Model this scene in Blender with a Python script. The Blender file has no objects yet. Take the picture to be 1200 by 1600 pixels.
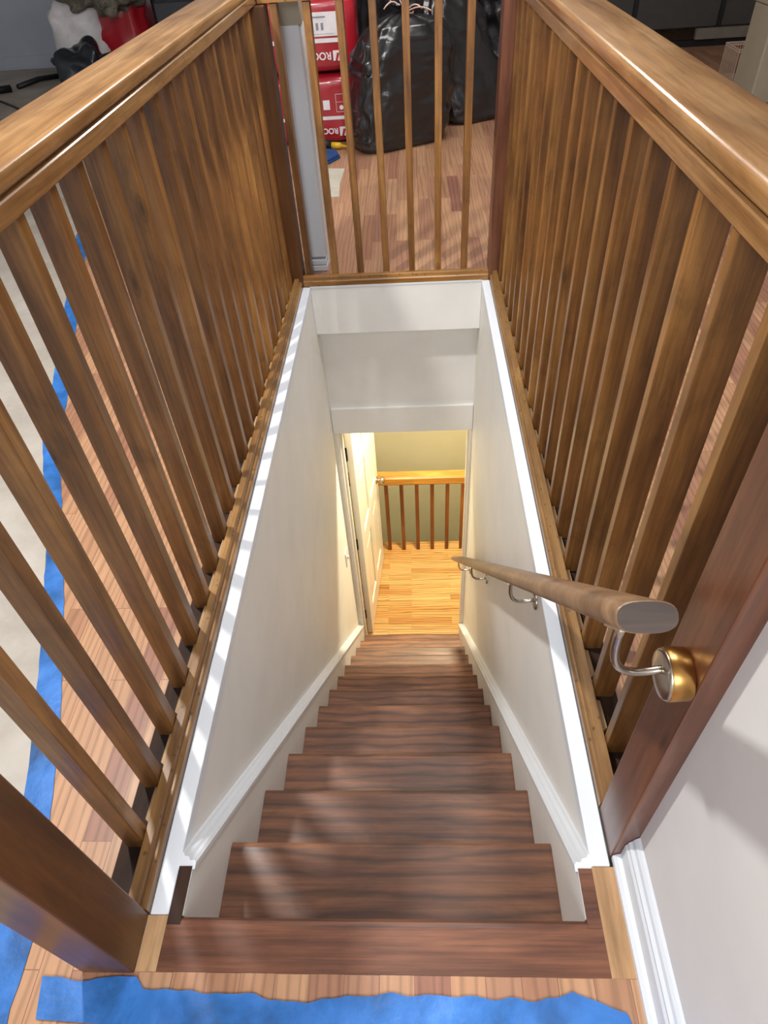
import bpy, bmesh, math, random
from mathutils import Vector, Matrix, noise
random.seed(7)
sc = bpy.context.scene
C = sc.collection

# ------------------------------------------------------------------ camera, world, lights, exposure
PITCH, YAW, ROLL = 0.77157299, -0.07606097, -0.07636058
FPX = 1025.79
def cam_setup():
    a, b, c = PITCH, YAW, ROLL
    f = Vector((math.sin(b)*math.cos(a), math.cos(b)*math.cos(a), -math.sin(a)))
    r = Vector((math.cos(b), -math.sin(b), 0)); u = r.cross(f)
    r2 = r*math.cos(c)+u*math.sin(c); u2 = -r*math.sin(c)+u*math.cos(c)
    cd = bpy.data.cameras.new('camera'); co = bpy.data.objects.new('camera', cd); C.objects.link(co)
    cd.sensor_fit = 'VERTICAL'; cd.sensor_height = 36.0; cd.lens = FPX/1600*36.0
    cd.clip_start = 0.02; cd.clip_end = 60
    m = Matrix((r2, u2, -f)).transposed().to_4x4(); m.translation = Vector((0.0828, -0.2364, 1.2813))
    co.matrix_world = m; sc.camera = co
cam_setup()
sc.view_settings.view_transform = 'Standard'; sc.view_settings.look = 'None'
sc.view_settings.gamma = 1; sc.view_settings.use_curve_mapping = False
sc.view_settings.exposure = 0.0
sc.cycles.use_denoising = True
sc.cycles.max_bounces = 8; sc.cycles.diffuse_bounces = 5
w = bpy.data.worlds.new('world'); sc.world = w; w.use_nodes = True
bg = w.node_tree.nodes['Background']; bg.inputs[0].default_value = (0.80, 0.88, 1.0, 1); bg.inputs[1].default_value = 1.0

def area(name, loc, size, power, col, target=None, shape='DISK', sy=None):
    l = bpy.data.lights.new(name, 'AREA'); l.shape = shape; l.size = size
    if sy: l.size_y = sy
    l.energy = power; l.color = col
    o = bpy.data.objects.new(name, l); C.objects.link(o); o.location = loc
    if target is not None:
        d = Vector(target)-Vector(loc); o.rotation_euler = d.to_track_quat('-Z', 'Y').to_euler()
    return o
area('ceiling_lamp_light', (-0.95, 1.15, 2.36), 0.13, 63, (1.0, 0.975, 0.94))
area('ceiling_panel_light', (0.35, 1.9, 2.37), 1.0, 46, (0.94, 0.97, 1.0))
area('hall_lamp_light', (-0.2, -1.9, 2.2), 1.6, 80, (0.96, 0.98, 1.0), target=(0.0, 1.0, 0.0))
area('landing_lamp_light', (0.25, 3.25, -0.36), 0.22, 80, (1.0, 0.88, 0.60))
area('rear_room_fill', (0.5, 4.1, 2.37), 1.1, 34, (1.0, 0.97, 0.94))  # unseen fill light, added to brighten the floor and bags behind the railing

# ------------------------------------------------------------------ materials
def srgb(h):
    h = h.lstrip('#'); v = [int(h[i:i+2], 16)/255 for i in (0, 2, 4)]
    return tuple(x/12.92 if x <= .04045 else ((x+.055)/1.055)**2.4 for x in v)+(1,)
class NT:
    def __init__(s, name):
        s.m = bpy.data.materials.new(name); s.m.use_nodes = True; s.t = s.m.node_tree
        s.b = s.t.nodes['Principled BSDF']
    def n(s, ty, **kw):
        o = s.t.nodes.new(ty)
        for k, v in kw.items(): setattr(o, k, v)
        return o
    def l(s, a, b): s.t.links.new(a, b)
    def coords(s, scale, rot=(0, 0, 0), rnd=True):
        tc = s.n('ShaderNodeTexCoord'); mp = s.n('ShaderNodeMapping')
        mp.inputs['Scale'].default_value = scale; mp.inputs['Rotation'].default_value = rot
        if rnd:
            oi = s.n('ShaderNodeObjectInfo'); cx = s.n('ShaderNodeVectorMath', operation='SCALE')
            cv = s.n('ShaderNodeCombineXYZ'); s.l(oi.outputs['Random'], cv.inputs[0]); s.l(oi.outputs['Random'], cv.inputs[1]); s.l(oi.outputs['Random'], cv.inputs[2])
            s.l(cv.outputs[0], cx.inputs[0]); cx.inputs['Scale'].default_value = 23.7
            ad = s.n('ShaderNodeVectorMath', operation='ADD'); s.l(tc.outputs['Object'], ad.inputs[0]); s.l(cx.outputs[0], ad.inputs[1])
            s.l(ad.outputs[0], mp.inputs['Vector'])
        else: s.l(tc.outputs['Object'], mp.inputs['Vector'])
        return mp.outputs[0]
    def noise(s, vec, scale=5, detail=4, rough=.6, dist=0):
        o = s.n('ShaderNodeTexNoise'); o.inputs['Scale'].default_value = scale; o.inputs['Detail'].default_value = detail
        o.inputs['Roughness'].default_value = rough; o.inputs['Distortion'].default_value = dist
        s.l(vec, o.inputs['Vector']); return o.outputs['Fac']
    def ramp(s, fac, stops):
        o = s.n('ShaderNodeValToRGB'); e = o.color_ramp.elements
        while len(e) > 1: e.remove(e[-1])
        e[0].position = stops[0][0]; e[0].color = stops[0][1]
        for p, c in stops[1:]:
            k = e.new(p); k.color = c
        s.l(fac, o.inputs[0]); return o.outputs[0]
    def mix(s, fac, a, b, mode='MIX'):
        o = s.n('ShaderNodeMix', data_type='RGBA', blend_type=mode)
        for sock, v in ((o.inputs[0], fac), (o.inputs[6], a), (o.inputs[7], b)):
            if hasattr(v, 'links'): s.l(v, sock)
            else: sock.default_value = v
        return o.outputs[2]
    def bump(s, h, strength=.2, dist=.002):
        o = s.n('ShaderNodeBump'); o.inputs['Strength'].default_value = strength; o.inputs['Distance'].default_value = dist
        s.l(h, o.inputs['Height']); s.l(o.outputs[0], s.b.inputs['Normal'])
    def out(s, col=None, rough=.5, metal=0, spec=None, coat=0, coat_rough=.1):
        if col is not None:
            if hasattr(col, 'links'): s.l(col, s.b.inputs['Base Color'])
            else: s.b.inputs['Base Color'].default_value = col
        s.b.inputs['Roughness'].default_value = rough; s.b.inputs['Metallic'].default_value = metal
        if spec is not None: s.b.inputs['Specular IOR Level'].default_value = spec
        s.b.inputs['Coat Weight'].default_value = coat; s.b.inputs['Coat Roughness'].default_value = coat_rough
        return s.m
G = lambda v: (v, v, v, 1)

def wood(name, light, mid, dark, axis='z', rough=.38, coat=.25, blotch=.5, knots=False, rings=False, var=.25, fine=1.0, specks=False):
    t = NT(name); ai = 'xyz'.index(axis)
    sv = [9, 9, 9]; sv[ai] = 1.6 if rings else .9
    v = t.coords(tuple(sv)); base = t.ramp(t.noise(v, 2.2, 5, .6, .6), [(.28, srgb(dark)), (.5, srgb(mid)), (.72, srgb(light))])
    v2 = t.coords(tuple(60 if i != ai else 1.6 for i in range(3)))
    g = t.ramp(t.noise(v2, 2.5, 4, .65), [(.32, G(1-.30*fine)), (.62, G(1.0))])
    col = t.mix(.85, base, g, 'MULTIPLY')
    if rings:
        v3 = t.coords(tuple(4.6 if i != ai else 1.5 for i in range(3)))
        wv = t.n('ShaderNodeTexWave', wave_type='RINGS', rings_direction='XYZ'[ai]); wv.inputs['Scale'].default_value = 2.6
        wv.inputs['Distortion'].default_value = 5.5; wv.inputs['Detail'].default_value = 2.0; wv.inputs['Detail Scale'].default_value = .8
        t.l(v3, wv.inputs['Vector'])
        r = t.ramp(wv.outputs['Fac'], [(.0, G(.45)), (.14, G(.72)), (.4, G(.95)), (.8, G(1.08))])
        col = t.mix(.85, col, r, 'MULTIPLY')
    v4 = t.coords(tuple(3.2 if i != ai else 1.6 for i in range(3)))
    bl = t.ramp(t.noise(v4, 3.0, 7, .68, .8), [(.34, G(1-blotch)), (.46, G(1-blotch*.4)), (.6, G(1.0))])
    col = t.mix(.8, col, bl, 'MULTIPLY')
    if knots:
        v5 = t.coords(tuple(11 if i != ai else 3.4 for i in range(3)))
        vo = t.n('ShaderNodeTexVoronoi'); vo.inputs['Scale'].default_value = 1.0; t.l(v5, vo.inputs['Vector'])
        k = t.ramp(vo.outputs['Distance'], [(.03, G(.18)), (.055, G(.42)), (.07, G(.75)), (.085, G(.55)), (.12, G(1))])
        col = t.mix(.8, col, k, 'MULTIPLY')
    if specks:
        v6 = t.coords((60, 60, 60)); sp = t.n('ShaderNodeTexVoronoi'); sp.inputs['Scale'].default_value = .7; t.l(v6, sp.inputs['Vector'])
        k = t.ramp(sp.outputs['Distance'], [(.13, G(.3)), (.2, G(1))]); col = t.mix(.7, col, k, 'MULTIPLY')
    oi = t.n('ShaderNodeObjectInfo'); mr = t.n('ShaderNodeMapRange'); t.l(oi.outputs['Random'], mr.inputs[0])
    mr.inputs[3].default_value = 1-var; mr.inputs[4].default_value = 1+var*.6
    cc = t.n('ShaderNodeCombineColor')
    for i in range(3): t.l(mr.outputs[0], cc.inputs[i])
    col = t.mix(1.0, col, cc.outputs[0], 'MULTIPLY')
    t.bump(t.noise(v2, 2.5, 3, .6), .10, .001)
    return t.out(col, rough, coat=coat, coat_rough=.18)

def planks(name, cols, width, length, along='y', rough=.32, coat=.2, seam='#3a2417', grain=.35, tint=None):
    t = NT(name); rot = (0, 0, math.pi/2) if along == 'y' else (0, 0, 0)
    v = t.coords((1, 1, 1), rot, rnd=False)
    def brick(c1, c2, off, bias=0):
        b = t.n('ShaderNodeTexBrick'); b.offset = off; b.offset_frequency = 2; b.squash = 1
        b.inputs['Color1'].default_value = c1; b.inputs['Color2'].default_value = c2; b.inputs['Mortar'].default_value = srgb(seam)
        b.inputs['Scale'].default_value = 1; b.inputs['Mortar Size'].default_value = .0009; b.inputs['Mortar Smooth'].default_value = .3
        b.inputs['Bias'].default_value = bias; b.inputs['Brick Width'].default_value = length; b.inputs['Row Height'].default_value = width
        t.l(v, b.inputs['Vector']); return b
    bA = brick(srgb(cols[0]), srgb(cols[1]), .37); bB = brick(G(0), G(1), .37, 0)
    # per-board third tone
    sep = t.n('ShaderNodeSeparateColor'); t.l(bB.outputs['Color'], sep.inputs[0])
    third = t.ramp(sep.outputs[0], [(.0, G(0)), (.18, G(1)), (.3, G(0)), (.75, G(0)), (.9, G(.6)), (1, G(0))])
    s2 = t.n('ShaderNodeSeparateColor'); t.l(third, s2.inputs[0])
    col = t.mix(s2.outputs[0], bA.outputs['Color'], srgb(cols[2]))
    # grain, shifted per board
    sh = t.n('ShaderNodeVectorMath', operation='SCALE'); sh.inputs['Scale'].default_value = 9; t.l(bB.outputs['Color'], sh.inputs[0])
    tc = t.n('ShaderNodeTexCoord'); ad = t.n('ShaderNodeVectorMath', operation='ADD'); t.l(tc.outputs['Object'], ad.inputs[0]); t.l(sh.outputs[0], ad.inputs[1])
    mp = t.n('ShaderNodeMapping'); mp.inputs['Scale'].default_value = (13, 1.1, 1) if along == 'y' else (1.1, 13, 1); t.l(ad.outputs[0], mp.inputs[0])
    wv = t.n('ShaderNodeTexWave', wave_type='BANDS', bands_direction='X' if along == 'y' else 'Y'); wv.inputs['Scale'].default_value = 1.3
    wv.inputs['Distortion'].default_value = 14; wv.inputs['Detail'].default_value = 3; wv.inputs['Detail Scale'].default_value = .6; t.l(mp.outputs[0], wv.inputs['Vector'])
    r = t.ramp(wv.outputs['Fac'], [(0, G(1-grain*1.5)), (.3, G(1-grain*.3)), (.7, G(1))])
    col = t.mix(.8, col, r, 'MULTIPLY')
    n2 = t.ramp(t.noise(mp.outputs[0], 4, 4, .7), [(.3, G(.78)), (.65, G(1.03))]); col = t.mix(.8, col, n2, 'MULTIPLY')
    return t.out(col, rough, coat=coat, coat_rough=.2)

def paint(name, hexc, rough=.5, var=.03, scale=6, bump=.03, spec=.4):
    t = NT(name); v = t.coords((1, 1, 1), rnd=False); c = srgb(hexc)
    lo = tuple(x*(1-var*2) for x in c[:3])+(1,)
    col = t.ramp(t.noise(v, scale, 4, .6), [(.3, lo), (.65, c)])
    t.bump(t.noise(v, 240, 2, .5), bump, .0008)
    return t.out(col, rough, spec=spec)
def plain(name, hexc, rough=.5, metal=0, var=.0, coat=0):
    t = NT(name); v = t.coords((1, 1, 1)); c = srgb(hexc); lo = tuple(x*(1-.15-var) for x in c[:3])+(1,)
    col = t.ramp(t.noise(v, 14, 3, .6), [(.3, lo), (.6, c)])
    return t.out(col, rough, metal, coat=coat)

M = {}
M['baluster'] = wood('stained_baluster_wood', '#ab7a40', '#8c5d2c', '#633d1b', 'z', .42, .2, .48, knots=True, var=.16, fine=1.5)
M['rail'] = wood('stained_rail_wood', '#ba9062', '#a3784a', '#805731', 'y', .20, .8, .30, var=.03, fine=1.3)
M['rail_x'] = wood('stained_rear_trim_wood', '#b3803e', '#98692f', '#6e451c', 'x', .4, .2, .3, var=.05, specks=True)
M['trim_y'] = wood('stained_trim_wood', '#aa7f48', '#8d6637', '#664320', 'y', .42, .2, .35, var=.05, specks=True)
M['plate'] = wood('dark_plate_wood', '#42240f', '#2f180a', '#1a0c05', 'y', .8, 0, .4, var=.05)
M['filler'] = wood('pale_filler_wood', '#b59468', '#9c7a50', '#7a5a36', 'y', .6, 0, .2, var=.1)
M['newel_left'] = wood('left_newel_wood', '#74491f', '#603a17', '#472a0e', 'z', .42, .15, .25, var=.03)
M['newel_right'] = wood('reddish_newel_wood', '#84533a', '#6b3f2a', '#4d2b1a', 'z', .36, .25, .35, knots=True, var=.05)
M['tread'] = wood('dark_stained_oak_tread', '#a06a47', '#885739', '#6b4229', 'x', .52, .03, .30, rings=True, var=.20, fine=1.6)
M['nosing'] = wood('red_brown_oak_nosing', '#935f42', '#754730', '#502d1d', 'x', .52, .05, .25, var=.05, fine=1.8)
M['bare'] = wood('bare_oak_edging', '#cfaa7e', '#b99066', '#94704a', 'y', .55, .0, .2, var=.03)
M['handrail'] = wood('grey_brown_handrail', '#9c7a5a', '#85664a', '#674c36', 'y', .42, .1, .22, var=.03)
M['handrail_end'] = wood('dark_end_grain', '#5b4a40', '#483a33', '#352a25', 'x', .6, 0, .2, var=.03)
M['landing_rail'] = wood('honey_landing_rail', '#d9a04c', '#c08436', '#9a6424', 'x', .3, .4, .2, var=.03)
M['landing_bal'] = wood('landing_baluster_wood', '#94551f', '#7e4416', '#5e3010', 'z', .4, .2, .2, var=.08)
M['floor'] = planks('oak_strip_floor', ['#c69b76', '#b08262', '#946553'], .057, .55, 'y', .38, .2, seam='#6e4a34', grain=.22)
M['landing_floor'] = planks('honey_oak_floor', ['#e0b274', '#cd9550', '#b67c38'], .057, .5, 'x', .32, .25, seam='#7a4c1c', grain=.5)
M['wall'] = paint('white_wall_paint', '#dedcda', .55)
M['stairwall'] = paint('off_white_stair_wall_paint', '#e9e7e2', .5)
M['trim'] = paint('white_trim_paint', '#d9dee4', .35, .01)
M['ceiling'] = paint('ceiling_paint', '#dedddb', .7)
M['hall_wall'] = paint('beige_hall_paint', '#cdc6a8', .6, .04, 3)
M['door'] = paint('white_door_paint', '#ece6da', .32, .02)
M['far_wall'] = paint('grey_far_wall_paint', '#b2b9c4', .6)
M['nickel'] = plain('satin_nickel', '#b9b0a4', .25, 1)
M['brass'] = plain('antique_brass', '#b98b4e', .28, 1)
M['iron'] = plain('dark_hinge_metal', '#3a3029', .4, .8)
M['switch'] = plain('switch_plastic', '#e8e6de', .35)
M['cable'] = plain('black_cable', '#111214', .5)
M['blue_cloth'] = plain('navy_cloth', '#1d4a86', .8, var=.2)
M['yellow'] = plain('yellow_plastic', '#e6b92e', .4)
M['black_plastic'] = plain('black_tool_plastic', '#15161a', .45)
M['white_ink'] = plain('white_print', '#e9e6e8', .45)
M['grey_ink'] = plain('grey_print', '#8b8d9a', .5)
M['twine'] = plain('pink_white_twine', '#d9b7aa', .7)
M['paper_scrap'] = plain('paper_scrap', '#c4bfae', .8)
M['beige_box'] = paint('beige_board', '#a39a87', .6, .04)
M['wire'] = plain('white_wire', '#c2ab98', .4)
M['dark_panel'] = plain('dark_screen_panel', '#484643', .45)
M['grey_bar'] = plain('grey_sill', '#7b766c', .5)
M['wool'] = None
def tape_mat():
    t = NT('blue_painters_tape'); v = t.coords((1, 1, 1), rnd=False)
    a = t.ramp(t.noise(v, 9, 5, .65, .4), [(.3, srgb('#1c5286')), (.45, srgb('#2868b0')), (.62, srgb('#3a78c6')), (.8, srgb('#5c93d2'))])
    v2 = t.coords((1, 1, 1), rnd=False)
    s = t.ramp(t.noise(v2, 7, 3, .5), [(.36, G(.38)), (.46, G(.85)), (.56, G(1))])
    t.bump(t.noise(v, 40, 4, .6), .5, .003)
    return t.out(t.mix(.65, a, s, 'MULTIPLY'), .45)
M['tape'] = tape_mat()
def sheet_mat():
    t = NT('dusty_floor_sheet'); v = t.coords((1, 1, 1), rnd=False)
    a = t.ramp(t.noise(v, 2.5, 6, .65, .3), [(.3, srgb('#8f887d')), (.5, srgb('#a59e94')), (.75, srgb('#bab4ab'))])
    sc_ = t.ramp(t.noise(v, 18, 5, .75, 1.5), [(.68, G(0)), (.74, G(.6))])
    s2 = t.n('ShaderNodeSeparateColor'); t.l(sc_, s2.inputs[0])
    a = t.mix(s2.outputs[0], a, srgb('#e6e4df'))
    t.bump(t.noise(v, 12, 5, .6), .2, .004)
    return t.out(a, .65)
M['sheet'] = sheet_mat()
def plastic_bag_mat(name, hexc, rough, bump, dist, scale):
    t = NT(name); v = t.coords((1, 1, .55)); c = srgb(hexc)
    t.out(t.ramp(t.noise(v, 5, 3), [(.3, tuple(x*.7 for x in c[:3])+(1,)), (.7, c)]), rough, coat=.5, coat_rough=.12)
    nz = t.n('ShaderNodeTexNoise'); nz.inputs['Scale'].default_value = scale; nz.inputs['Detail'].default_value = 5
    nz.inputs['Distortion'].default_value = 1.2; nz.inputs['Roughness'].default_value = .5
    try: nz.noise_type = 'RIDGED_MULTIFRACTAL'
    except Exception: pass
    t.l(v, nz.inputs['Vector']); t.bump(nz.outputs['Fac'], bump, dist)
    return t.m
M['trash'] = plastic_bag_mat('black_bin_liner', '#191a1d', .38, .3, .010, 6)
M['red_bag'] = plastic_bag_mat('red_film', '#b3202e', .3, .25, .008, 3.5)
M['navy_bag'] = plastic_bag_mat('navy_film', '#1c2530', .45, .6, .02, 4)
def wool_mat():
    t = NT('grey_mineral_wool'); v = t.coords((1, 1, 1))
    a = t.ramp(t.noise(v, 16, 6, .7, .5), [(.3, srgb('#3c392f')), (.5, srgb('#7f7a6c')), (.7, srgb('#a49d8c'))])
    t.bump(t.noise(v, 30, 6, .8), 1, .02); return t.out(a, .95)
M['wool'] = wool_mat()

# ------------------------------------------------------------------ mesh helpers
class MB:
    def __init__(s): s.bm = bmesh.new()
    def box(s, x0, x1, y0, y1, z0, z1, bev=0, seg=1):
        vs = [s.bm.verts.new((x, y, z)) for x in (x0, x1) for y in (y0, y1) for z in (z0, z1)]
        fs = [s.bm.faces.new([vs[i] for i in q]) for q in ((0, 1, 3, 2), (4, 6, 7, 5), (0, 4, 5, 1), (2, 3, 7, 6), (0, 2, 6, 4), (1, 5, 7, 3))]
        if bev:
            es = list({e for f in fs for e in f.edges})
            bmesh.ops.bevel(s.bm, geom=es, offset=bev, segments=seg, affect='EDGES', profile=.5)
        return s
    def prism(s, pts, axis, a, b, bev=0):
        # pts: 2D polygon in the other two axes (in xyz order), extruded along axis from a to b
        def P(p, t):
            q = list(p); q.insert(axis, t); return q
        A = [s.bm.verts.new(P(p, a)) for p in pts]; B = [s.bm.verts.new(P(p, b)) for p in pts]; n = len(pts)
        f1 = s.bm.faces.new(A); f2 = s.bm.faces.new(B[::-1]); fs = [f1, f2]
        for i in range(n): fs.append(s.bm.faces.new((A[i], B[i], B[(i+1) % n], A[(i+1) % n])))
        if bev:
            es = list({e for f in fs for e in f.edges}); bmesh.ops.bevel(s.bm, geom=es, offset=bev, segments=2, affect='EDGES')
        return s
    def sweep(s, prof, p0, p1, side, up):
        # extrude a 2D profile (a along side, b along up) from p0 to p1
        p0, p1, side, up = map(Vector, (p0, p1, side, up)); n = len(prof)
        A = [s.bm.verts.new(p0+side*a+up*b) for a, b in prof]; B = [s.bm.verts.new(p1+side*a+up*b) for a, b in prof]
        s.bm.faces.new(A); s.bm.faces.new(B[::-1])
        for i in range(n): s.bm.faces.new((A[i], B[i], B[(i+1) % n], A[(i+1) % n]))
        return s
    def tube(s, pts, r, n=12, cap=True):
        pts = [Vector(p) for p in pts]; rings = []
        rr = r if isinstance(r, (list, tuple)) else [r]*len(pts)
        t0 = (pts[1]-pts[0]).normalized(); ref = Vector((0, 0, 1)) if abs(t0.z) < .9 else Vector((1, 0, 0))
        u = t0.cross(ref).normalized()
        for i, p in enumerate(pts):
            a = pts[max(i-1, 0)]; b = pts[min(i+1, len(pts)-1)]; t = (b-a).normalized()
            u = (u-t*u.dot(t)).normalized(); v = t.cross(u)
            rings.append([s.bm.verts.new(p+(u*math.cos(k*2*math.pi/n)+v*math.sin(k*2*math.pi/n))*rr[i]) for k in range(n)])
        for A, B in zip(rings, rings[1:]):
            for k in range(n): s.bm.faces.new((A[k], A[(k+1) % n], B[(k+1) % n], B[k]))
        if cap: s.bm.faces.new(rings[0][::-1]); s.bm.faces.new(rings[-1])
        return s
    def lathe(s, prof, c, axis, n=28):
        c = Vector(c); ax = Vector(axis).normalized(); ref = Vector((0, 0, 1)) if abs(ax.z) < .9 else Vector((1, 0, 0))
        u = ax.cross(ref).normalized(); v = ax.cross(u); rings = []
        for r, h in prof:
            if r < 1e-6: rings.append([s.bm.verts.new(c+ax*h)])
            else: rings.append([s.bm.verts.new(c+ax*h+(u*math.cos(k*2*math.pi/n)+v*math.sin(k*2*math.pi/n))*r) for k in range(n)])
        for A, B in zip(rings, rings[1:]):
            for k in range(n):
                a = [A[0]] if len(A) == 1 else [A[k], A[(k+1) % n]]; b = [B[0]] if len(B) == 1 else [B[(k+1) % n], B[k]]
                if len(a)+len(b) > 2: s.bm.faces.new(a+b)
        return s
    def poly(s, pts, z0, z1): return s.prism([(p[0], p[1]) for p in pts], 2, z0, z1)
    def build(s, name, mat, parent=None, origin=None, smooth=False):
        bm = s.bm; bmesh.ops.recalc_face_normals(bm, faces=bm.faces)
        if origin is None:
            vs = [v.co for v in bm.verts]
            origin = Vector((sum(v.x for v in vs)/len(vs), sum(v.y for v in vs)/len(vs), min(v.z for v in vs)))
        origin = Vector(origin)
        for v in bm.verts: v.co -= origin
        me = bpy.data.meshes.new(name); bm.to_mesh(me); bm.free()
        me.materials.append(mat)
        if smooth:
            for p in me.polygons: p.use_smooth = True
        o = bpy.data.objects.new(name, me); C.objects.link(o)
        place(o, origin, parent); return o
WL = {}
def wloc(o): return WL.get(o.name, Vector((0, 0, 0)))
def place(o, origin, parent):
    WL[o.name] = Vector(origin)
    if parent is not None: o.parent = parent; o.location = Vector(origin)-wloc(parent)
    else: o.location = origin
def thing(name, loc, label, cat, group=None):
    o = bpy.data.objects.new(name, None); C.objects.link(o); o.empty_display_size = .05; place(o, Vector(loc), None)
    return tag(o, label, cat, group)
def tag(o, label, cat, group=None, kind=None):
    o['label'] = label; o['category'] = cat
    if group: o['group'] = group
    if kind: o['kind'] = kind
    return o
def struct(o, label=None):
    o['kind'] = 'structure'
    if label: o['label'] = label
    return o
def dup(o, world, parent):
    c = o.copy(); C.objects.link(c); place(c, Vector(world), parent); return c
def bevel_mod(o, w=.002, seg=2):
    m = o.modifiers.new('soft_edges', 'BEVEL'); m.width = w; m.segments = seg; m.limit_method = 'ANGLE'; m.angle_limit = math.radians(40)
    return o

def smooth_angle(o, deg=35):
    me = o.data; bm = bmesh.new(); bm.from_mesh(me)
    for f in bm.faces: f.smooth = True
    for e in bm.edges:
        if len(e.link_faces) == 2 and e.calc_face_angle(0) > math.radians(deg): e.smooth = False
    bm.to_mesh(me); bm.free(); return o
# ------------------------------------------------------------------ dimensions
RISE, RUN = .228, .21
XS, XW, XL = .347, .374, .405      # stair half width, wall plane, ledge outer edge
XB0, XB1 = .437, .492              # balusters inner / outer planes
YR = 2.495                         # rear fascia plane
RAIL_Z = .985
ZL = -2.964                        # landing floor
FARY = 7.9
nos = lambda n: .083 if n == 1 else .285+RUN*(n-2)
zn = lambda n: -RISE*(n-1)

# ------------------------------------------------------------------ structure: upper floor
b = MB()
b.box(-4.6, 3.7, -2.6, 0, -.03, 0)
b.box(-4.6, -XB1, 0, YR+.085, -.03, 0)
b.box(.56, 3.7, 0, .18, -.03, 0)
b.box(XB1, 3.7, .18, YR+.085, -.03, 0)
b.box(-4.6, 3.7, YR+.085, FARY, -.03, 0)
struct(b.build('floor', M['floor'], origin=(0, 0, 0)), 'oak strip floor of the upper room')
b = MB().box(-4.7, 3.8, -2.7, FARY+.1, 2.42, 2.5)
struct(b.build('ceiling', M['ceiling']))
struct(MB().box(-4.7, 3.8, FARY, FARY+.1, -.03, 2.42).build('wall_far', M['far_wall']))
struct(MB().box(-4.7, -4.6, -2.7, FARY, -.03, 2.42).build('wall_left', M['wall']))
struct(MB().box(3.7, 3.8, -2.7, FARY, -.03, 2.42).build('wall_right', M['wall']))
b = MB().box(-4.6, 1.35, FARY-.014, FARY, 0, .11); b.box(-4.6, 1.35, FARY-.022, FARY, 0, .02)
struct(b.build('baseboard_far', M['far_wall']))
# white wall beside the head of the stairs
struct(MB().box(.44, .56, -1.6, .18, 0, 2.42).build('wall_entry', M['wall']), 'white wall on the right at the head of the stairs')
prof = [(0, 0), (-.030, 0), (-.030, .012), (-.024, .019), (-.018, .021), (-.018, .062), (-.015, .068), (-.015, .074), (-.010, .080), (-.008, .088), (-.004, .094), (0, .098)]
b = MB().sweep(prof, (.44, -1.6, 0), (.44, .179, 0), (1, 0, 0), (0, 0, 1))
struct(b.build('baseboard_entry', M['trim']), 'white moulded baseboard at the foot of the white wall')

# ------------------------------------------------------------------ stairwell walls
yE = 2.6
for sx, nm in ((-1, 'left'), (1, 'right')):
    x0, x1 = sorted((sx*XW, sx*(XB1-.002)))
    struct(MB().box(x0, x1, -.02, yE, ZL-.1, -.031).build('wall_stair_'+nm, M['stairwall']), 'off-white painted wall on the %s side of the stairwell' % nm)
    # painted ledge on top of the wall
    ys = .083 if sx < 0 else .165
    x0, x1 = sorted((sx*.372, sx*XL))
    o = MB().box(x0, x1, ys, YR, -.03, 0, .0015).build('trim_%d' % (1 if sx < 0 else 2), M['trim'])
    struct(o, 'bright white painted ledge along the %s side of the opening' % nm)
# unpainted oak edging pieces at the head of the stairs
o = MB().box(-.407, -.3715, .0, .082, -.03, 0.0004).build('trim_3', M['bare']); struct(o, 'bare oak edging beside the left newel post')
o = MB().box(.3715, .4395, .0, .164, -.03, 0.0004).box(.4401, .56, .0, .18, -.03, -.0005).build('trim_4', M['bare']); struct(o, 'bare oak edging beside the white wall')
struct(MB().box(-.3735, .3735, -.02, .03, -.3, -.031).build('wall_under_landing', M['stairwall']))
# rear fascia, recessed header wall, door casing
struct(MB().box(-XW+.001, XW-.001, YR, YR+.085, -.228, -.002).build('wall_rear_fascia', M['stairwall']), 'white fascia closing the far end of the stair opening')
struct(MB().box(-XW+.001, XW-.001, YR-.002, YR+.003, -.006, .001).build('trim_5', M['trim']))
b = MB(); b.box(-1.6, 1.6, yE, yE+.12, -.873, -.031); b.box(-1.6, -.345, yE, yE+.12, ZL, -.873); b.box(.362, 1.6, yE, yE+.12, ZL, -.873)
b.box(-.37, .37, YR+.085, yE, -.25, -.228)
struct(b.build('wall_rear_stair', M['stairwall']), 'off-white wall around the doorway at the foot of the stairs')
b = MB(); b.box(-.3725, .3725, yE-.017, yE, -.873, -.712, .003, 2)
struct(b.build('trim_6', M['stairwall']), 'plain white casing above the doorway')
b = MB(); b.sweep([(0, 0), (.029, 0), (.029, .017), (.022, .014), (.016, .017), (.008, .013), (0, .012)], (-.3735, yE, ZL+.12), (-.3735, yE, -.873), (1, 0, 0), (0, -1, 0))
struct(b.build('trim_7', M['door']), 'narrow white casing on the left of the doorway')
b = MB(); b.sweep([(0, 0), (-.012, 0), (-.012, .015), (-.006, .012), (0, .012)], (.3735, yE, ZL+.12), (.3735, yE, -.873), (1, 0, 0), (0, -1, 0))
struct(b.build('trim_8', M['door']))
# jamb stops
b = MB(); b.box(-.3452, -.333, yE+.02, yE+.055, ZL, -.875); b.box(.35, .3622, yE+.02, yE+.055, ZL, -.875); b.box(-.333, .35, yE+.02, yE+.055, -.885, -.8732)
struct(b.build('trim_9', M['door']), 'white door stop lining the doorway')

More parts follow.
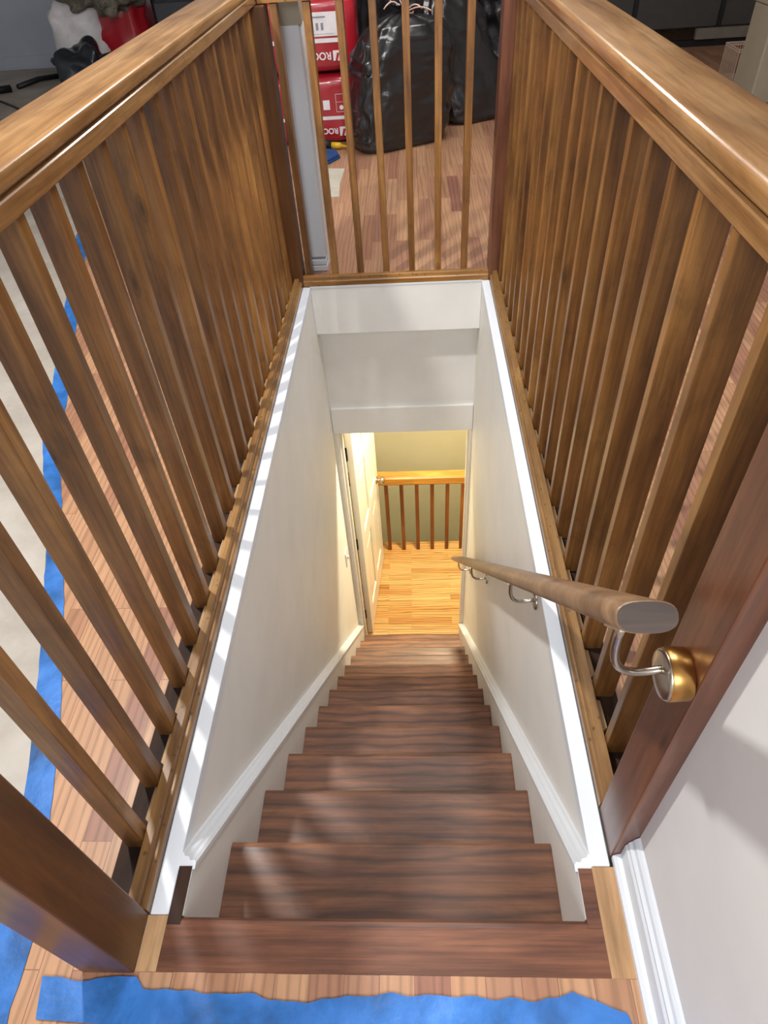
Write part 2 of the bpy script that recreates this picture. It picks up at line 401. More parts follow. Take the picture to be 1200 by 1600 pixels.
# ------------------------------------------------------------------ lower hall
struct(MB().box(-1.6, 1.6, 2.575, 3.73, ZL-.03, ZL).build('floor_landing', M['landing_floor'], origin=(0, 0, ZL-.03)), 'honey oak floor of the lower landing')
struct(MB().box(-1.7, 1.7, 4.55, 4.65, ZL-2.6, -.26).build('wall_hall', M['hall_wall']), 'beige wall behind the lower landing railing')
struct(MB().box(-1.7, -1.6, yE+.12, 4.55, ZL-2.6, -.26).build('wall_hall_left', M['hall_wall']))
struct(MB().box(1.6, 1.7, yE+.12, 4.55, ZL-2.6, -.26).build('wall_hall_right', M['hall_wall']))
struct(MB().box(-1.7, 1.7, yE+.12, 4.65, -.26, -.2).build('ceiling_hall', M['ceiling']))
struct(MB().box(-1.7, 1.7, 3.7, 4.55, ZL-2.7, ZL-2.6).build('floor_below', M['landing_floor'], origin=(0, 0, ZL-2.7)))
struct(MB().box(-1.6, 1.6, 3.70, 3.73, ZL-2.6, ZL-.031).build('wall_below_landing', M['hall_wall']))

# ------------------------------------------------------------------ door leaf
hx, hy = -.340, 2.765; ang = math.radians(85.2); Wd, Td = .795, .037
ux, uy = math.cos(ang), math.sin(ang)     # along the leaf
vx, vy = math.sin(ang), -math.cos(ang)    # out of the face towards the stairs (+x)
door = bpy.data.objects.new('door_1', None); C.objects.link(door); place(door, Vector((hx, hy, ZL)), None); struct(door, 'white panelled door standing open on the lower landing')
def dq(bm_, u0, u1, w0, w1, z0, z1, bev=0):
    tmp = MB().box(u0, u1, w0, w1, z0, z1, bev)
    for v in tmp.bm.verts:
        u, w_, z = v.co; v.co = (hx+ux*u+vx*w_, hy+uy*u+vy*w_, ZL+z)
    me = bpy.data.meshes.new('t'); tmp.bm.to_mesh(me); tmp.bm.free(); bm_.bm.from_mesh(me); bpy.data.meshes.remove(me)
H = 2.035; b = MB()
st, rl = .115, [(.012, .22), (.86, 1.02), (1.52, 1.62), (H-.13, H)]
dq(b, 0, st, 0, Td, .012, H); dq(b, Wd-st, Wd, 0, Td, .012, H); dq(b, Wd/2-.05, Wd/2+.05, 0.0006, Td-.0006, .012, H)
for z0, z1 in rl: dq(b, st, Wd-st, 0.0003, Td-.0003, z0, z1)
b.build('door_leaf', M['door'], door)
b = MB()
for u0, u1 in ((st, Wd/2-.05), (Wd/2+.05, Wd-st)):
    for (_, z0), (z1, _) in zip(rl, rl[1:]):
        dq(b, u0-.002, u1+.002, .010, Td-.010, z0-.002, z1+.002)
        # raised field with sloping borders
        for s_, w0, w1 in ((1, Td-.010, Td-.002), (-1, .010, .002)):
            a, c_ = .02, .048; o1 = [(u0+a, z0+a), (u1-a, z0+a), (u1-a, z1-a), (u0+a, z1-a)]; i1 = [(u0+c_, z0+c_), (u1-c_, z0+c_), (u1-c_, z1-c_), (u0+c_, z1-c_)]
            Vo = [b.bm.verts.new((hx+ux*u+vx*w0, hy+uy*u+vy*w0, ZL+z)) for u, z in o1]; Vi = [b.bm.verts.new((hx+ux*u+vx*w1, hy+uy*u+vy*w1, ZL+z)) for u, z in i1]
            for k in range(4): b.bm.faces.new((Vo[k], Vo[(k+1) % 4], Vi[(k+1) % 4], Vi[k]))
            b.bm.faces.new(Vi)
b.build('door_panels', M['door'], door)
kc = Vector((hx+ux*(Wd-.065), hy+uy*(Wd-.065), ZL+.95)); kv = Vector((vx, vy, 0))
b = MB().lathe([(.03, 0), (.03, .005), (.024, .009), (.010, .012), (.010, .028), (.022, .034), (.028, .046), (.024, .058), (.012, .063), (0, .064)], kc+kv*Td, kv)
k = b.build('door_knob', M['nickel'], door, smooth=True)
for z in (.25, 1.02, 1.80):
    b = MB(); dq(b, -.004, .03, -.004, .004, z-.045, z+.045); b.tube([(hx-.004, hy-.006, ZL+z-.048), (hx-.004, hy-.006, ZL+z+.048)], .006, 10)
    b.build('hinge', M['iron'], door)

# ------------------------------------------------------------------ landing railing
lr = thing('landing_railing', (0.1, 3.65, ZL), 'honey wood railing with square balusters across the lower landing, seen through the doorway', 'railing')
lr['group'] = 'railings'
del lr['group']
b = MB(); b.sweep([(-.045, .02), (-.045, .075), (-.035, .087), (.035, .087), (.045, .075), (.045, .02), (.03, 0), (-.03, 0)], (-1.5, 3.65, ZL+.775), (1.5, 3.65, ZL+.775), (0, 1, 0), (0, 0, 1))
b.build('top_rail', M['landing_rail'], lr)
b0 = None
for i in range(-8, 8):
    x = .062+.1225*i
    if x < -1.4 or x > 1.4: continue
    if b0 is None: b0 = bevel_mod(MB().box(x-.015, x+.015, 3.635, 3.665, ZL, ZL+.778).build('baluster', M['landing_bal'], lr, origin=(x, 3.65, ZL)), .001)
    else: dup(b0, (x, 3.65, ZL), lr)

# light switch on the left stair wall
ls = thing('light_switch', (-XW, 2.44, -1.765), 'small white light switch low on the left stair wall near the doorway', 'light switch')
MB().box(-XW, -XW+.006, 2.405, 2.475, -1.765, -1.65, .002, 2).build('switch_plate', M['switch'], ls)
MB().box(-XW+.005, -XW+.016, 2.434, 2.446, -1.720, -1.696, .002).build('toggle', M['switch'], ls)

# ------------------------------------------------------------------ staircase
stair = thing('staircase', (0, 1.35, ZL), 'steep dark red-brown oak staircase running down to the lit landing between white skirt boards', 'staircase')
def tread_bm(w, y0, y1, z, t=.028):
    r = t/2
    pr = [(y0, z-t), (y1-r, z-t)]+[(y1-r+r*math.sin(a), z-r-r*math.cos(a)) for a in (math.radians(q) for q in (30, 60, 90, 120, 150))]+[(y1-r, z), (y0, z)]
    return MB().prism(pr, 0, -w, w)
o = tread_bm(.3712, .0003, .083, 0.0006, .03).build('nosing_board', M['nosing'], stair)
o['label'] = 'red-brown nosing board at floor level'
for sx in (-1, 1):
    o = MB().box(*sorted((sx*.3475, sx*.3712)), .0680, .161, -.0012, .0009).build('nosing_return', M['plate'] if sx < 0 else M['nosing'], stair)
MB().box(-.346, .346, .045, .062, -.2285, -.031).build('riser', M['tread'], stair)
for n in range(2, 14):
    tread_bm(XS-.0005, nos(n-1)-.036, nos(n), zn(n)).build('tread', M['tread'], stair)
    zb = zn(n+1)+(.0 if n < 13 else .001)
    MB().box(-XS+.001, XS-.001, nos(n)-.036, nos(n)-.020, zb, zn(n)-.0285).build('riser', M['tread'], stair)
ztop = lambda y: -.228-1.0857*(y-.285)+.098
ys0 = .285+(.098-.228)/1.0857
for sx in (-1, 1):
    poly = [(.0835, -.0018), (ys0, -.0018), (2.598, ztop(2.598)), (2.598, ztop(2.598)-.30), (2.5, ZL+.001), (2.2, ZL+.001), (.0835, -.5)]
    x0, x1 = sorted((sx*XS, sx*(XW-.0005)))
    sk = MB().prism(poly, 0, x0, x1).build('skirt_board', M['stairwall'], stair)
    d = Vector((0, 1, -1.0857)).normalized(); up = Vector((0, 1.0857, 1)).normalized()
    pr = [(.0, -.003), (-.0315, -.003), (-.0315, .005), (-.027, .009), (-.020, .008), (-.016, .013), (-.008, .014), (-.005, .018), (.0, .019)]
    p0 = Vector((sx*XW, ys0-.012, .013)); L = (2.6-p0.y)/d.y
    m = MB().sweep(pr, p0+up*-.004, p0+d*L, (sx, 0, 0), up)
    # trim the head of the moulding flush with the ledge
    geom = list(m.bm.verts)+list(m.bm.edges)+list(m.bm.faces)
    bmesh.ops.bisect_plane(m.bm, geom=geom, plane_co=(0, 0, -.0005), plane_no=(0, 0, 1), clear_outer=True)
    es = [e for e in m.bm.edges if e.is_boundary]
    if es: bmesh.ops.holes_fill(m.bm, edges=es)
    mo = m.build('cap_moulding', M['trim'], sk); mo['label'] = 'bright white cap moulding'

# ------------------------------------------------------------------ railings
def rail_cap(b, sx, y0, y1, xin=.428, w=.112):
    # subrail + rounded cap, profile in (outward distance, z)
    rr_ = .009
    pr = [(.002, 0), (.0, .002), (.0, .026), (.002, .028), (.009, .029), (.009, .033), (.001, .035), (-.002, .039), (-.002, .060-rr_)]
    pr += [(-.002+rr_-rr_*math.cos(a), .060-rr_+rr_*math.sin(a)) for a in (math.radians(q) for q in range(15, 91, 15))]
    pr += [(w-rr_+rr_*math.sin(a), .060-rr_+rr_*math.cos(a)) for a in (math.radians(q) for q in range(0, 91, 15))]
    pr += [(w, .033), (w-.012, .026), (w-.012, 0)]
    return b.sweep(pr, (sx*xin, y0, RAIL_Z), (sx*xin, y1, RAIL_Z), (sx, 0, 0), (0, 0, 1))
def make_side(sx, name, label, ys, newel_y, mat_newel, bw, bt):
    t = thing(name, (sx*.46, 1.3, 0), label, 'railing')
    y0, y1 = newel_y
    bevel_mod(MB().box(*sorted((sx*.407, sx*.496)), y0, y1, .0, RAIL_Z-.001).build('newel_post', mat_newel, t, origin=(sx*.45, (y0+y1)/2, 0)), .003)
    b = MB(); rail_cap(b, sx, -.06 if sx < 0 else .1805, 2.62)
    smooth_angle(b.build('top_rail', M['rail'], t))
    # stepped inner trim of the bottom rail
    pr = [(0, 0), (0, .020), (.004, .024), (.009, .024), (.011, .036), (.014, .040), (.030, .040), (.0315, .037), (.0315, 0)]
    b = MB().sweep(pr, (sx*.4055, y1+.0005, .0), (sx*.4055, 2.4955, .0), (sx, 0, 0), (0, 0, 1))
    tr = b.build('bottom_trim', M['trim_y'], t)
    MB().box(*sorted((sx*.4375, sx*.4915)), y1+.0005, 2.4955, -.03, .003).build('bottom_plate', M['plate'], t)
    first = None
    for i, y in enumerate(ys):
        c = (sx*(XB0+bw/2), y+bt/2, .0035)
        if first is None:
            first = bevel_mod(MB().box(*sorted((sx*(XB0+.0005), sx*(XB0+bw))), y, y+bt, .0035, RAIL_Z-.001).build('baluster', M['baluster'], t, origin=c), .0012)
        else: dup(first, c, t)
    ff = None
    for i, y in enumerate(ys[:-1]):
        c = (sx*.444, y+.07, .0035)
        if ff is None:
            ff = MB().prism([(sx*.4378, y+.034), (sx*.4378, y+.109), (sx*.449, y+.105), (sx*.451, y+.045)], 2, .0035, .020).build('filler_block', M['filler'], t, origin=c)
        else: dup(ff, c, t)
    return t
L_ = make_side(-1, 'stair_railing', 'brown stained wooden railing along the left side of the stair opening, beside the floor sheet', [.192+.1113*k for k in range(21)], (-.003, .085), M['newel_left'], .040, .025)
R_ = make_side(1, 'stair_railing', 'brown wooden railing along the right side of the stair opening, ending at the white wall', [.373, .496, .617]+[.731+.1138*k for k in range(16)], (.18, .267), M['newel_right'], .046, .020)
# rear railing
rr = thing('stair_railing', (0, 2.54, 0), 'short wooden railing across the far end of the stair opening, in front of the bags', 'railing')
pr = [(0, 0), (0, .020), (.004, .024), (.009, .024), (.011, .036), (.014, .040), (.030, .040), (.0315, .037), (.0315, 0)]
MB().sweep(pr, (-.3995, YR+.001, .0012), (.3995, YR+.001, .0012), (0, 1, 0), (0, 0, 1)).build('bottom_trim', M['rail_x'], rr)
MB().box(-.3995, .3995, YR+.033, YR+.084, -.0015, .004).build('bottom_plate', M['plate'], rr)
first = None
for k in range(7):
    x = -.3735+.1118*k; c = (x, YR+.058, .0045)
    if first is None: first = bevel_mod(MB().box(x-.013, x+.013, YR+.034, YR+.082, .0045, RAIL_Z-.001).build('baluster', M['baluster'], rr, origin=c), .0012)
    else: dup(first, c, rr)
MB().sweep([(0, 0), (0, .06), (.1, .06), (.1, 0)], (-.424, YR+.03, RAIL_Z+.002), (.424, YR+.03, RAIL_Z+.002), (0, 1, 0), (0, 0, 1)).build('top_rail', M['rail_x'], rr)
for sx in (-1, 1):
    bevel_mod(MB().box(*sorted((sx*.4, sx*.49)), YR+.002, YR+.09, .0005, RAIL_Z-.001).build('newel_post', M['newel_right'] if sx > 0 else M['newel_left'], rr), .003)

# ------------------------------------------------------------------ wall handrail
hr = thing('handrail', (.33, 1.3, -.6), 'round grey-brown handrail sloping down the right stair wall on metal brackets', 'handrail')
hx_, s_ = .30, -1.0880
P = lambda y: Vector((hx_, y, .753+s_*(y-.151)))
dirv = (P(1)-P(0)).normalized(); upv = Vector((0, -dirv.z, dirv.y))
HW, HH = .0315, .0165
prof = [(math.copysign(abs(math.cos(a))**.72, math.cos(a))*HW, math.copysign(abs(math.sin(a))**.8, math.sin(a))*HH) for a in (2*math.pi*(k+.5)/28 for k in range(28))]
b = MB(); side = Vector((1, 0, 0)); n = len(prof); rings = []
y_s, y_e = .151, 2.46
for yy, sc_, sh_ in ((y_s, .93, 0), (y_s+.004, 1, 0), (1.3, 1, 0), (y_e-.004, 1, 0), (y_e, .93, 0)):
    rings.append([b.bm.verts.new(P(yy)+side*(a*sc_)+upv*(c*sc_)) for a, c in prof])
ea = b.bm.faces.new(rings[0][::-1]); eb = b.bm.faces.new(rings[-1])
for A, B in zip(rings, rings[1:]):
    for k in range(n): b.bm.faces.new((A[k], A[(k+1) % n], B[(k+1) % n], B[k]))
ra = b.build('rail', M['handrail'], hr, origin=P(1.3))
ra.data.materials.append(M['handrail_end'])
for p in ra.data.polygons:
    if len(p.vertices) > 8: p.material_index = 1
    else: p.use_smooth = True
for (wx_, y, z, big) in ((.407, .212, .552, True), (XW, .809, -.07, False), (XW, 1.646, -.985, False), (XW, 2.30, -1.69, False)):
    wv = Vector((wx_, y, z)); bx = -1
    if big: pr = [(0, 0), (.032, 0), (.034, -.003), (.034, -.026), (.031, -.030), (.016, -.033), (0, -.033)]
    else: pr = [(0, 0), (.022, 0), (.022, -.004), (.018, -.007), (.008, -.010), (0, -.010)]
    br = MB().lathe([(r, -h) for r, h in pr], wv, (-1, 0, 0)).build('bracket', M['brass'] if big else M['nickel'], hr, smooth=True, origin=wv)
    bevel_mod(br, .001)
    if big: MB().lathe([(0, .0335), (.016, .0335), (.030, .0315), (.0325, .029), (.0325, .027)], wv, (-1, 0, 0)).build('cover_plate', M['nickel'], br, smooth=True)
    # arm: curves out from the plate and up to the rail underside
    # nearest point on the rail (along wall) : same y -> rail height there
    yt = y-.006
    top = P(yt)-upv*HH
    p1 = wv+Vector((-.010 if not big else -.030, 0, .012 if big else .008))
    c0, c1, c2, c3 = p1, p1+Vector((-.038, 0, -.012)), Vector((hx_, yt, p1.z-.006)), top
    pts = [c0*(1-t)**3+c1*3*t*(1-t)**2+c2*3*t*t*(1-t)+c3*t**3 for t in (q/16 for q in range(17))]
    ar = MB().tube(pts,   .0052 if big else .0048, 10)
    ar.build('arm', M['nickel'], br, smooth=True)
    MB().sweep([(-.012, -.003), (.012, -.003), (.012, .001), (-.012, .001)], P(yt-.02)-upv*(HH+.001), P(yt+.02)-upv*(HH+.001), (1, 0, 0), upv).build('saddle', M['nickel'], br)

# ------------------------------------------------------------------ tape, sheet
def ragged(pts, amp, step=.02, seed=0):
    out = []
    for i in range(len(pts)-1):
        a, c = Vector(pts[i]+(0,)), Vector(pts[i+1]+(0,)); L = (c-a).length; k = max(1, int(L/step))
        nrm = Vector((-(c-a).y, (c-a).x, 0)).normalized()
        for j in range(k):
            p = a.lerp(c, j/k); d = noise.noise(Vector((p.x*31+seed, p.y*31, seed)))*amp+noise.noise(Vector((p.x*9, p.y*9+seed, 3)))*amp
            out.append(tuple((p+nrm*d)[:2]))
    out.append(pts[-1]); return out
lt_in = [(-.575, -.30), (-.600, .04), (-.660, .293), (-.748, .573), (-.885, .932), (-1.08, 1.41), (-1.19, 1.789), (-1.34, 2.28), (-1.62, 3.2)]
lt_out = [(-.64, -.30), (-.666, .06), (-.726, .319), (-.815, .60), (-.952, .981), (-1.15, 1.44), (-1.26, 1.81), (-1.41, 2.30), (-1.69, 3.22)]
sh = MB().poly(lt_out+[(-1.69, 3.22), (-2.25, 5.6), (-2.25, 7.86), (-4.58, 7.86), (-4.58, -2.4), (-.64, -2.4)][1:], .0003, .0012).build('floor_covering', M['sheet'])
tag(sh, 'pale grey dusty protective sheet covering the floor to the left of the blue tape', 'floor covering')
t1 = MB().poly(ragged(lt_in, .004, .03, 2)+ragged(lt_out, .003, .03, 5)[::-1], .0013, .0022).build('masking_tape', M['tape'])
tag(t1, 'long strip of blue painter\'s tape along the edge of the grey floor sheet', 'tape')
fr = ragged([(-.560, -.010), (-.40, -.008)], .006, .015, 1)+ragged([(-.385, -.022), (-.30, -.030), (-.20, -.030), (-.15, -.038), (.02, -.022), (.10, -.026), (.28, -.029), (.305, -.018), (.335, -.030), (.385, -.045), (.395, -.075)], .006, .012, 4)
bk = [(.40, -.16), (-.33, -.16), (-.335, -.075), (-.548, -.066)]
t2 = MB().poly(fr+bk, .0023, .0034).build('masking_tape', M['tape'])
tag(t2, 'wide ragged strip of blue painter\'s tape across the floor at the head of the stairs', 'tape')

# ------------------------------------------------------------------ rear room: painted post, scrap, bags
pp = thing('painted_post', (-.35, 2.68, 0), 'worn white painted wooden post just behind the rear railing', 'post')
pb = MB(); pb.box(-.385, -.309, 2.66, 2.72, .06, .905, .003); bevel_mod(pb.build('post_face', M['trim'], pp), .001)
MB().box(-.392, -.304, 2.662, 2.76, .905, 2.419).build('post_upper', M['beige_box'], pp)
MB().box(-.380, -.304, 2.7205, 2.76, .003, .9045).build('post_back', M['stairwall'], pp)
MB().box(-.387, -.307, 2.652, 2.72, .0005, .024, .002).box(-.384, -.310, 2.655, 2.72, .0275, .050, .002).build('base_blocks', M['trim'], pp)
sp = MB().poly([(-.44, 3.60), (-.325, 3.60), (-.335, 3.80), (-.325, 4.08), (-.43, 4.10)], .0003, .0016).build('paper_scrap', M['paper_scrap'])
tag(sp, 'pale strip of scrap paper on the oak floor behind the rear railing', 'paper')

def superbox(cx, cy, cz, a, b_, c, e=5, nu=56, nv=28, wob=.008, seed=0, sag=0):
    m = MB(); rows = []
    def sp_(v, p): return math.copysign(abs(v)**p, v)
    for j in range(nv+1):
        phi = -math.pi/2+math.pi*j/nv; row = []
        for i in range(nu):
            th = 2*math.pi*i/nu
            x = a*sp_(math.cos(phi), 2/e)*sp_(math.cos(th), 2/e); y = b_*sp_(math.cos(phi), 2/e)*sp_(math.sin(th), 2/e); z = c*sp_(math.sin(phi), 2/e)
            p = Vector((x, y, z)); q = 1+wob*noise.noise(p*9+Vector((seed, seed, seed)))/max(.1, min(a, c))
            row.append((cx+x*q, cy+y*q, cz+z*q))
        rows.append(row)
    R = []
    for j, row in enumerate(rows):
        if j in (0, nv): R.append([m.bm.verts.new(row[0])])
        else: R.append([m.bm.verts.new(p) for p in row])
    for A_, B_ in zip(R, R[1:]):
        for k in range(nu):
            a_ = [A_[0]] if len(A_) == 1 else [A_[k], A_[(k+1) % nu]]; c_ = [B_[0]] if len(B_) == 1 else [B_[(k+1) % nu], B_[k]]
            if len(a_)+len(c_) > 2: m.bm.faces.new(a_+c_)
    return m
def text_mesh(s, name, size, mat, parent, loc, rot, bold=.0):
    cu = bpy.data.curves.new(name+'_curve', 'FONT'); cu.body = s; cu.size = size; cu.extrude = .0006; cu.offset = bold; cu.align_x = 'LEFT'
    tmp = bpy.data.objects.new('tmp', cu); C.objects.link(tmp)
    dg = bpy.context.evaluated_depsgraph_get(); me = bpy.data.meshes.new_from_object(tmp.evaluated_get(dg)); bpy.data.objects.remove(tmp)
    me.materials.clear(); me.materials.append(mat); o = bpy.data.objects.new(name, me); C.objects.link(o); place(o, Vector(loc), parent); o.rotation_euler = rot; return o
def graphics(bag, yf, z0, kind):
    g = lambda n_, x0, x1, za, zb, mt, dy=0: MB().box(x0, x1, yf-.0012-dy, yf-.0002-dy, za, zb).build(n_, mt, bag)
    up = (math.pi/2, math.pi, 0)        # print stands upside down on the face
    if kind == 'top':
        g('printed_band', -.80, -.305, z0+.162, z0+.184, M['white_ink'])
        g('printed_label', -.66, -.342, z0+.194, z0+.312, M['white_ink'])
        for q in range(5): g('label_print', -.56+.03*q, -.545+.03*q, z0+.225, z0+.26, M['grey_ink'], .0012)
        g('label_print', -.60, -.36, z0+.205, z0+.2065, M['grey_ink'], .0012); g('label_print', -.56, -.41, z0+.285, z0+.292, M['grey_ink'], .0012)
        zt, sz = z0+.113, .054
    else:
        g('printed_band', -.80, -.312, z0+.148, z0+.168, M['white_ink'])
        g('printed_label', -.475, -.432, z0+.205, z0+.258, M['white_ink'])
        b_ = MB()
        for (x0, x1, za, zb) in ((-.392, -.390, .19, .29), (-.340, -.338, .19, .29), (-.392, -.338, .19, .192), (-.392, -.338, .288, .29), (-.392, -.338, .245, .2465)):
            b_.box(x0, x1, yf-.0012, yf-.0002, z0+za, z0+zb)
        b_.build('printed_panel', M['white_ink'], bag)
        MB().lathe([(.0, 0), (.013, 0), (.013, .001), (0, .001)], (-.358, yf-.0002, z0+.215), (0, -1, 0)).build('printed_roundel', M['white_ink'], bag)
        zt, sz = z0+.098, .046
    text_mesh('ROCKWOOL', 'brand_lettering', sz, M['white_ink'], bag, (-.392, yf-.0015, zt), (math.radians(90), math.radians(180), 0), .0012)
    # square emblem with a slanted red notch
    e0, e1 = -.382, -.330
    MB().box(e0, e1, yf-.0012, yf-.0002, zt-.045, zt+.008).build('printed_emblem', M['white_ink'], bag)
    MB().prism([(e0+.012, zt-.045), (e0+.026, zt-.045), (e1-.012, zt-.005), (e1-.028, zt-.004)], 1, yf-.0026, yf-.0014).build('emblem_notch', M['red_bag'], bag)
for i, (z0, lab, kind) in enumerate(((0, 'red film-wrapped insulation bag at the bottom of the stack beside the black bin bag', 'low'), (.398, 'red film-wrapped insulation bag in the middle of the stack, with a big white label', 'top'), (.796, 'red insulation bag on top of the stack, cut off by the top of the picture', None))):
    bag = thing('insulation_bag', (-.62, 4.82, z0), lab, 'insulation bag', 'stacked red insulation bags')
    superbox(-.62+(.0 if i != 1 else .02), 4.82, z0+.198, .345+(.02 if i == 1 else 0), .235, .1955, 7, 96, 48, .005, i*3.1).build('wrapping', M['red_bag'], bag, smooth=True)
    if kind: graphics(bag, 4.82-.237, z0, kind)
    MB().prism([(-.31, z0+.10), (-.285, z0+.17), (-.285, z0+.24), (-.20, z0+.24), (-.19, z0+.18)], 1, 4.78, 4.79) and None

def trash_bag(name, cx, cy, rx, ry, h, label, seed, lean=(0, 0), tie=True, rot=0, sq=.72):
    t = thing(name, (cx, cy, 0), label, 'bin bag', 'black bin bags')
    m = MB(); nu, nv = 170, 120; R = []
    prof = [(0, .0), (.86, .0), (1.0, .04), (1.03, .15), (1.02, .35), (1.0, .55), (.97, .70), (.90, .80), (.74, .88), (.38, .93), (.15, .955), (.12, .965), (.24, .985), (.30, 1.0)]
    def pf(s_):
        f = s_*(len(prof)-1); i = min(int(f), len(prof)-2); u = f-i; return prof[i][0]*(1-u)+prof[i+1][0]*u, prof[i][1]*(1-u)+prof[i+1][1]*u
    for j in range(nv+1):
        r, z = pf(j/nv)
        if j == 0: R.append([m.bm.verts.new((cx, cy, .001))]); continue
        row = []
        for i in range(nu):
            th = 2*math.pi*i/nu; c_, s_ = math.cos(th), math.sin(th); e = sq+(.9-sq)*max(0, (z-.7)/.3)
            x = math.copysign(abs(c_)**e, c_)*rx*r; y = math.copysign(abs(s_)**e, s_)*ry*r; x, y = x*math.cos(rot)-y*math.sin(rot), x*math.sin(rot)+y*math.cos(rot)
            p = Vector((x*6+seed, y*6, z*h*5)); d = noise.noise(p)*.07+noise.noise(p*2.3)*.045+abs(noise.noise(p*4.1))*.035
            ridge = (1-abs(noise.noise(Vector((th*2.0*1+seed, z*3, 1)))*2))*.05*(1 if z > .1 else .3)
            pl = .10*math.sin(th*13+seed)*max(0, z-.7)/.3
            pz = Vector((x*13+seed, y*13, z*h*9+x*5)); wr = (1-abs(noise.noise(pz)))**4*.026+(1-abs(noise.noise(pz*2.1+Vector((5, 1, 2)))))**4*.012
            ps = Vector((x*3.5+z*7, y*3.5+seed, z*h*3.2-x*4)); wr += (1-abs(noise.noise(ps)))**7*.05
            q = 1+(d+ridge+pl+wr-.045)*min(1, z*8+.2)
            zz = z*h+(noise.noise(Vector((x*4, y*4, seed)))*.05*h if z > .6 else 0)
            row.append(m.bm.verts.new((cx+x*q+lean[0]*z*h, cy+y*q+lean[1]*z*h, max(.001, zz))))
        R.append(row)
    for A_, B_ in zip(R, R[1:]):
        for k in range(nu):
            a_ = [A_[0]] if len(A_) == 1 else [A_[k], A_[(k+1) % nu]]; m.bm.faces.new(a_+[B_[(k+1) % nu], B_[k]])
    m.build('liner', M['trash'], t, smooth=True)
    if tie:
        b_ = MB(); zt = h*.955; ox, oy = cx+lean[0]*zt, cy+lean[1]*zt
        b_.tube([(ox+rx*.16*math.cos(a), oy+ry*.16*math.sin(a), zt+.004*math.sin(3*a)) for a in (2*math.pi*k/20 for k in range(21))], .005, 8)
        for sd in ((.10, -.05, .04), (.15, -.10, .03), (-.12, -.07, .06), (-.09, .0, .085)):
            b_.tube([(ox+sd[0]*u, oy-ry*.16*(1-u*.2)+sd[1]*u, zt+sd[2]*math.sin(u*2.6)) for u in (q/8 for q in range(9))], .0038, 6)
        b_.build('tie', M['twine'], t, smooth=True)
    return t
trash_bag('bin_bag', -.005, 4.545, .305, .160, .72, 'full black bin bag tied with pale twine, standing nearest behind the rear railing', 1.3, (.10, .0), True, .5, .52)
trash_bag('bin_bag', .53, 5.06, .235, .15, .80, 'black bin bag behind and to the right of the tied one, leaning left', 6.1, (-.32, .02), False, .5, .6)
trash_bag('bin_bag', .92, 5.62, .40, .30, 1.05, 'tall black bin bag at the back, right of the leaning one', 11.7, (.0, .0), False)
trash_bag('bin_bag', .05, 5.62, .38, .26, 1.20, 'tall black bin bag at the back, directly behind the tied one', 15.2, (.0, .0), False)

bc = thing('blue_cloth', (-.44, 4.30, 0), 'folded dark blue cloth on the floor in front of the red bags', 'cloth')
m = MB(); pts = [(-.52, 4.22), (-.43, 4.17), (-.365, 4.29), (-.40, 4.42), (-.50, 4.45)]
m.prism(pts, 2, .0005, .014, .004); m.prism([(x*.9-.046, y*.9+.43) for x, y in pts], 2, .0145, .024, .004)
m.build('folded_cloth', M['blue_cloth'], bc)
ct = thing('caulk_tube', (-.40, 4.47, 0), 'black tool with a yellow tapered nozzle lying against the lowest red bag', 'tool')
MB().tube([(-.56, 4.49, .032), (-.435, 4.475, .030)], .028, 18).build('body', M['black_plastic'], ct, smooth=True)
MB().tube([(-.434, 4.474, .028), (-.375, 4.467, .026), (-.372, 4.466, .025), (-.335, 4.462, .018)], [.019, .018, .011, .006], 16).build('nozzle', M['yellow'], ct, smooth=True)

# ------------------------------------------------------------------ far left group
fb = thing('insulation_bag', (-2.75, 7.2, 0), 'torn red and white insulation bag against the grey far wall, spilling grey wool', 'insulation bag')
superbox(-2.72, 7.3, .36, .40, .26, .36, 4, 72, 40, .05, 9).build('wrapping', M['red_bag'], fb, smooth=True)
superbox(-2.93, 7.16, .32, .26, .20, .325, 3.2, 60, 30, .04, 4).build('white_side', M['white_ink'], fb, smooth=True)
gw = superbox(-2.62, 7.02, .70, .36, .22, .19, 2.4, 60, 30, .10, 5).build('mineral_wool', M['wool'], smooth=True)
tag(gw, 'lump of grey mineral wool on top of the torn red and white bag', 'insulation')
nb = superbox(-2.82, 6.74, .16, .24, .15, .16, 2.6, 56, 28, .09, 13).build('plastic_sack', M['navy_bag'], smooth=True)
tag(nb, 'crumpled dark navy plastic sack on the floor in front of the torn bag', 'sack')
tc = thing('tool_case', (-2.0, 7.2, 0), 'dark grey hard case with rounded corners, right of the torn bag', 'case')
MB().box(-2.20, -1.64, 7.0, 7.36, 0.0, .62, .05, 4).build('shell', M['black_plastic'], tc, smooth=False)
MB().box(-2.16, -1.68, 6.992, 7.002, .40, .56, .003).build('name_plate', plain('charcoal_plate', '#3d4046', .5), tc)
cb = MB(); pts = [(-4.3, 6.35, .006), (-3.9, 6.5, .006), (-3.62, 6.48, .006), (-3.35, 6.2, .006), (-3.1, 5.92, .006), (-2.9, 5.7, .006)]
cb.tube(pts, .010, 8); cb = cb.build('power_cable', M['cable'], smooth=True); tag(cb, 'thin black cable lying across the floor at the far left', 'cable')
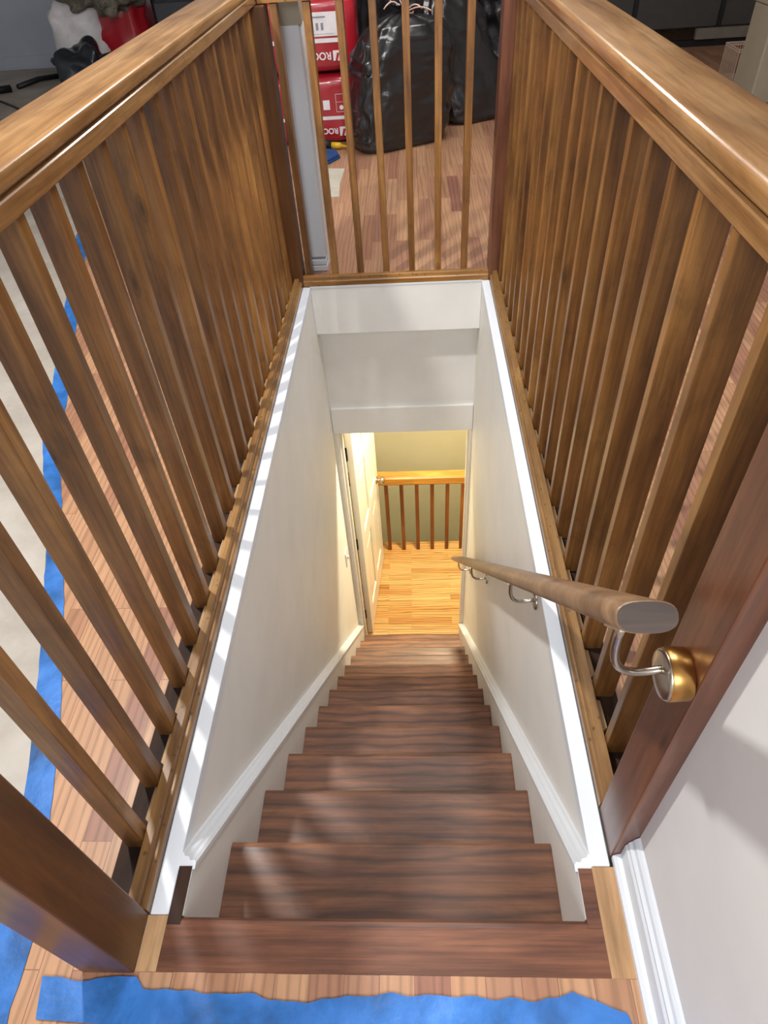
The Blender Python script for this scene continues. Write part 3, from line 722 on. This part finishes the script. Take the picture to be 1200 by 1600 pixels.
cl = MB(); cl.tube([(-3.85, 6.62, .03), (-3.72, 6.72, .035), (-3.62, 6.80, .03)], .03, 10); cl.tube([(-3.60, 6.9, .02), (-3.5, 7.15, .03), (-3.3, 7.35, .02)], .022, 10)
cl = cl.build('plug_cluster', M['cable'], smooth=True); tag(cl, 'black plugs and connectors on the floor near the grey far wall', 'plug')

# ------------------------------------------------------------------ far right group
bx = thing('storage_box', (2.72, 5.17, 0), 'beige box standing on the floor at the far right, beyond the right rail', 'box')
MB().box(2.40, 3.05, 5.0, 5.34, 0.0, .53, .01, 2).build('carton', M['beige_box'], bx)
MB().box(2.392, 3.058, 4.992, 5.348, .531, .56, .006, 2).build('lid', M['beige_box'], bx)
wb = thing('wire_basket', (2.65, 5.75, 0), 'small pale wire basket beside the beige box', 'basket')
x0, x1, y0, y1, h_ = 2.50, 2.80, 5.62, 5.90, .20
b = MB()
for z in (.205, .19): b.tube([(x0, y0, z), (x1, y0, z), (x1, y1, z), (x0, y1, z), (x0, y0, z)], .006, 8)
b.build('rim', M['wire'], wb)
b = MB()
for k in range(17):
    x = x0+(x1-x0)*k/16
    b.tube([(x, y0, .2), (x, y0, .004), (x, y1, .004), (x, y1, .2)], .0025, 6)
for k in range(1, 12):
    y = y0+(y1-y0)*k/12
    b.tube([(x0, y, .2), (x0, y, .006), (x1, y, .006), (x1, y, .2)], .0025, 6)
b.build('wires', M['wire'], wb)
ds = thing('glass_screen', (2.4, 7.0, 0), 'dark framed glass screen standing in the unlit far right corner', 'screen')
MB().box(1.30, 3.65, 7.0, 7.02, .145, 1.9).build('pane', M['dark_panel'], ds)
for x in (1.28, 2.05, 2.80, 3.62): MB().box(x, x+.035, 6.98, 7.04, .0, 1.92, .003).build('mullion', M['black_plastic'], ds)
MB().box(1.316, 3.62, 6.985, 7.035, .0, .05, .002).build('bottom_frame', M['black_plastic'], ds)
MB().box(2.62, 3.5, 6.93, 6.978, .06, .14, .003).build('sill_bar', M['grey_bar'], ds)

import sys
